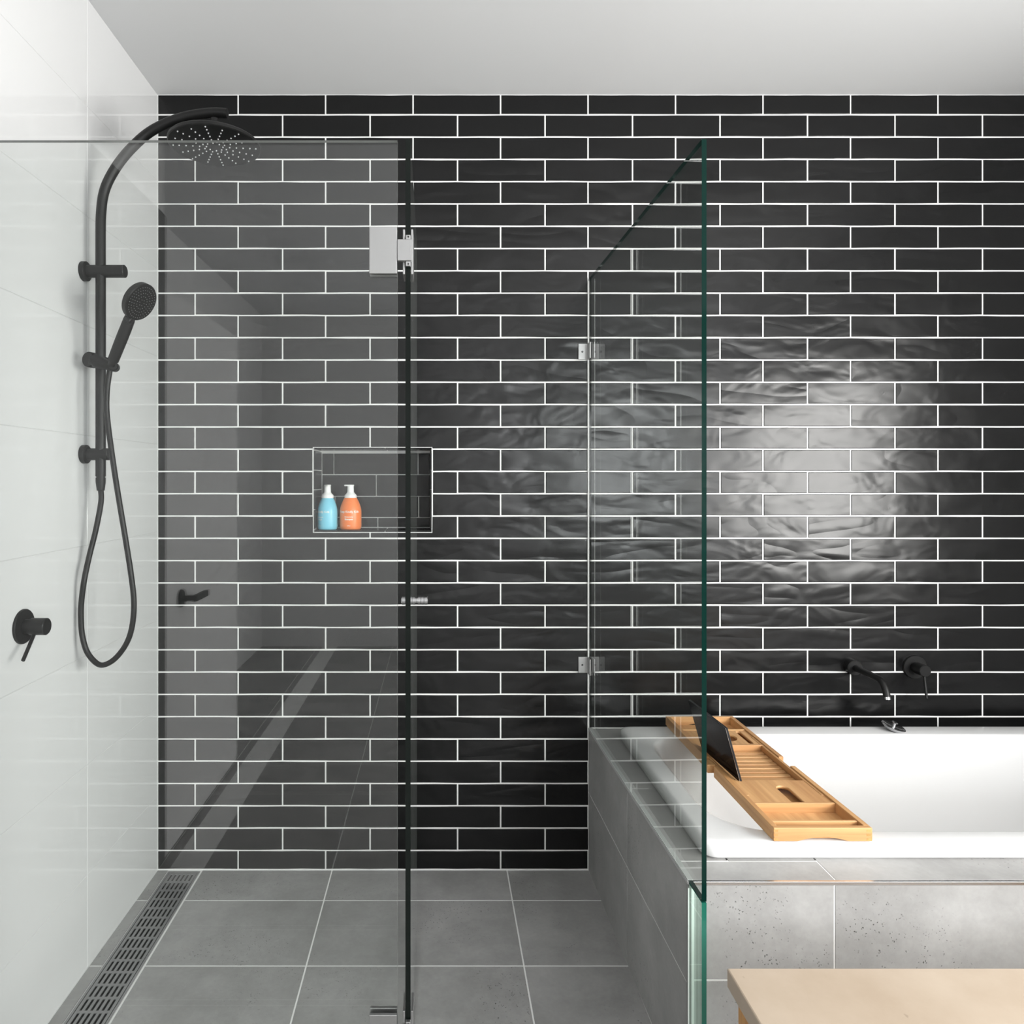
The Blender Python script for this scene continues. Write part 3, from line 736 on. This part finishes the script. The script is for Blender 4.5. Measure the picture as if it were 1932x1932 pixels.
# finger joints at the corners
for x in (CX0, CX1-rt):
    for k in range(3):
        z = cz0+.003+k*.0095
        part('corner_joint', B(x-.0003, x+rt*.7, CYF-.0003, CYF+.006, z, z+.0045), M['bench_wood'], cd)
# centre tray sides
for x in (ix0, ix1-.008): part('tray_side', B(x, x+.008, yd(1.75), yd(2.15), cz0+.0052, cz1-.003, bev=.001), BW, cd)
part('tray_base', B(ix0+.0003, ix1-.0003, CYF+rt, CYB-rt, cz0+.001, cz0+.005), BW, cd)
for d_a in (1.617, 1.707, 2.080, 2.208):
    part('divider', B(ix0+.0002, ix1-.0002, yd(d_a)-.004, yd(d_a)+.003, cz0+.004, cz1-.002, bev=.0008), BX, cd)
def plate(name, outline, holes, z0, z1):
    cu = bpy.data.curves.new('c', 'CURVE'); cu.dimensions = '2D'; cu.fill_mode = 'BOTH'; cu.extrude = (z1-z0)/2
    for loop in [outline]+holes:
        s = cu.splines.new('POLY'); s.points.add(len(loop)-1); s.use_cyclic_u = True
        for p, (a, b) in zip(s.points, loop): p.co = (a, b, 0, 1)
    ob = bpy.data.objects.new('c', cu); COL.objects.link(ob); dg = bpy.context.evaluated_depsgraph_get()
    me = bpy.data.meshes.new_from_object(ob.evaluated_get(dg)); bpy.data.objects.remove(ob); bpy.data.curves.remove(cu)
    bm = bmesh.new(); bm.from_mesh(me); bpy.data.meshes.remove(me)
    bmesh.ops.remove_doubles(bm, verts=bm.verts, dist=1e-6)
    bmesh.ops.translate(bm, verts=bm.verts, vec=(0, 0, (z0+z1)/2)); return part(name, bm, BW, cd)
# solid panel with the wineglass slot open to the divider
ya, yb = yd(1.711), yd(1.838); sc = .888; sw = .0165
slot = [(sc-sw, ya)]+[(sc-sw*math.cos(math.pi*k/10), yd(1.790)+sw*math.sin(math.pi*k/10)) for k in range(11)]+[(sc+sw, ya)]
plate('panel', [(ix0+.0005, ya)]+slot+[(ix1-.0005, ya), (ix1-.0005, yb), (ix0+.0005, yb)], [], cz1-.012, cz1-.004)
# far panel with cup hole and phone slot
ya, yb = yd(2.083), yd(2.204)
def circ(cx, cy, r, n=24, a0=0): return [(cx+r*math.cos(a0+2*math.pi*k/n), cy+r*math.sin(a0+2*math.pi*k/n)) for k in range(n)]
h1 = circ(.888, yd(2.145), .033)
h2 = [(.9445+.0075*math.cos(math.pi*k/6), yd(2.190)+.0055*math.sin(math.pi*k/6)) for k in range(7)]+[(.9445-.0075*math.cos(math.pi*k/6), yd(2.098)-.0055*math.sin(math.pi*k/6)) for k in range(7)]
plate('panel', [(ix0+.0005, ya), (ix1-.0005, ya), (ix1-.0005, yb), (ix0+.0005, yb)], [h1, h2], cz1-.012, cz1-.004)
n = 9; y0, y1 = yd(1.842), yd(2.074)
for k in range(n):
    a = y0+(y1-y0)*k/n
    part('slat', B(ix0+.009, ix1-.009, a+.004, a+(y1-y0)/n-.004, cz0+.0052, cz0+.012, bev=.0015), BX, cd)
part('book_ledge', B(CX0-.012, CX0+.012, yd(1.935), yd(1.972), cz0+.004, cz1-.003, bev=.002), BW, cd)
part('easel_lip', B(ix0+.010, ix0+.030, yd(1.825), yd(2.07), cz0+.012, cz0+.021, bev=.001), BW, cd)
# tablet leaning in the caddy
A1 = Vector((.795, yd(1.832), RZ+.0245)); A2 = Vector((.783, yd(2.066), RZ+.0245))
T1 = Vector(((1368.5-VX)/717, yd(1.832), CZ-(1374.5-VY)/717)); T2 = Vector(((1298-VX)/635.6, yd(2.066), CZ-(1320.5-VY)/635.6))
nrm = (A2-A1).cross(T1-A1).normalized()
if nrm.x > 0: nrm = -nrm
tb = thing('tablet', 'dark tablet leaning in the holder of the bamboo bath caddy', 'tablet', tuple((A1+A2)/2))
q = [A1, A2, T2, T1]
part('tablet_body', prism(bmesh.new(), [v-nrm*.0070 for v in q], nrm*.0060, bev=.001), M['tablet'], tb)
part('silver_band', prism(bmesh.new(), [v-nrm*.0012 for v in q], nrm*.0007), M['shiny'], tb, label='thin silver band around the tablet')
cen = sum(q, Vector())/4
part('screen', prism(bmesh.new(), [cen+(v-cen)*.99-nrm*.0004 for v in q], nrm*.0008), M['screen'], tb)

# ------------------------------------------------------------------ bench
kb_ = 1021.0; bx0 = (1371-VX)/kb_; byb = -(D0-F/kb_); bz1 = CZ-(1826-VY)/kb_
bn = thing('bench', 'low bench with a cream stone-look top and honey wooden legs in front of the bath', 'bench', (bx0+.6, byb-.18, 0))
part('bench_top', B(bx0, bx0+1.25, byb-.36, byb, bz1-.035, bz1, bev=.003), M['bench_top'], bn)
for x in (bx0+.014, bx0+1.19):
    for y in (byb-.345, byb-.062): part('leg', B(x, x+.046, y, y+.046, 0.0005, bz1-.036, bev=.002), M['bench_wood'], bn)
part('apron', B(bx0+.062, bx0+1.188, byb-.040, byb-.020, bz1-.095, bz1-.036), M['bench_wood'], bn)
part('apron', B(bx0+.062, bx0+1.188, byb-.340, byb-.320, bz1-.095, bz1-.036), M['bench_wood'], bn)

# ------------------------------------------------------------------ out of view: added dark panel, and the white door mirrored in the glass
tag(link('dark_panel', B(LX-.02, LX+.006, -2.05, -1.03, .006, 2.29, bev=.002), M['charcoal']), 'unseen tall dark grey panel added to dim the reflection in the fixed glass', kind='structure')  # unseen panel, added so the fixed glass mirrors a darker side wall
dl = bpy.data.objects.new('door_1', None); COL.objects.link(dl); dl.location = (LX, WY-.5, 0); tag(dl, 'white door with a black lever handle', kind='structure')
part('door_leaf', B(LX-.04, LX, WY-.90, WY-.012, .008, 2.04), M['paint'], dl)
hy, hz = -2.205, .905
hn = part('door_handle', lathe(bmesh.new(), (LX+.0002, hy, hz), (1, 0, 0), [(0, 0), (0, .034), (.008, .034), (.010, .032), (.010, .012), (.055, .011)], 28, cap=False), M['black'], dl, smooth=True)
part('door_lever', B(LX+.048, LX+.066, hy-.13, hy+.012, hz-.012, hz+.012, bev=.003), M['black'], hn)
print('tiles', nt, 'objects', len(bpy.data.objects))
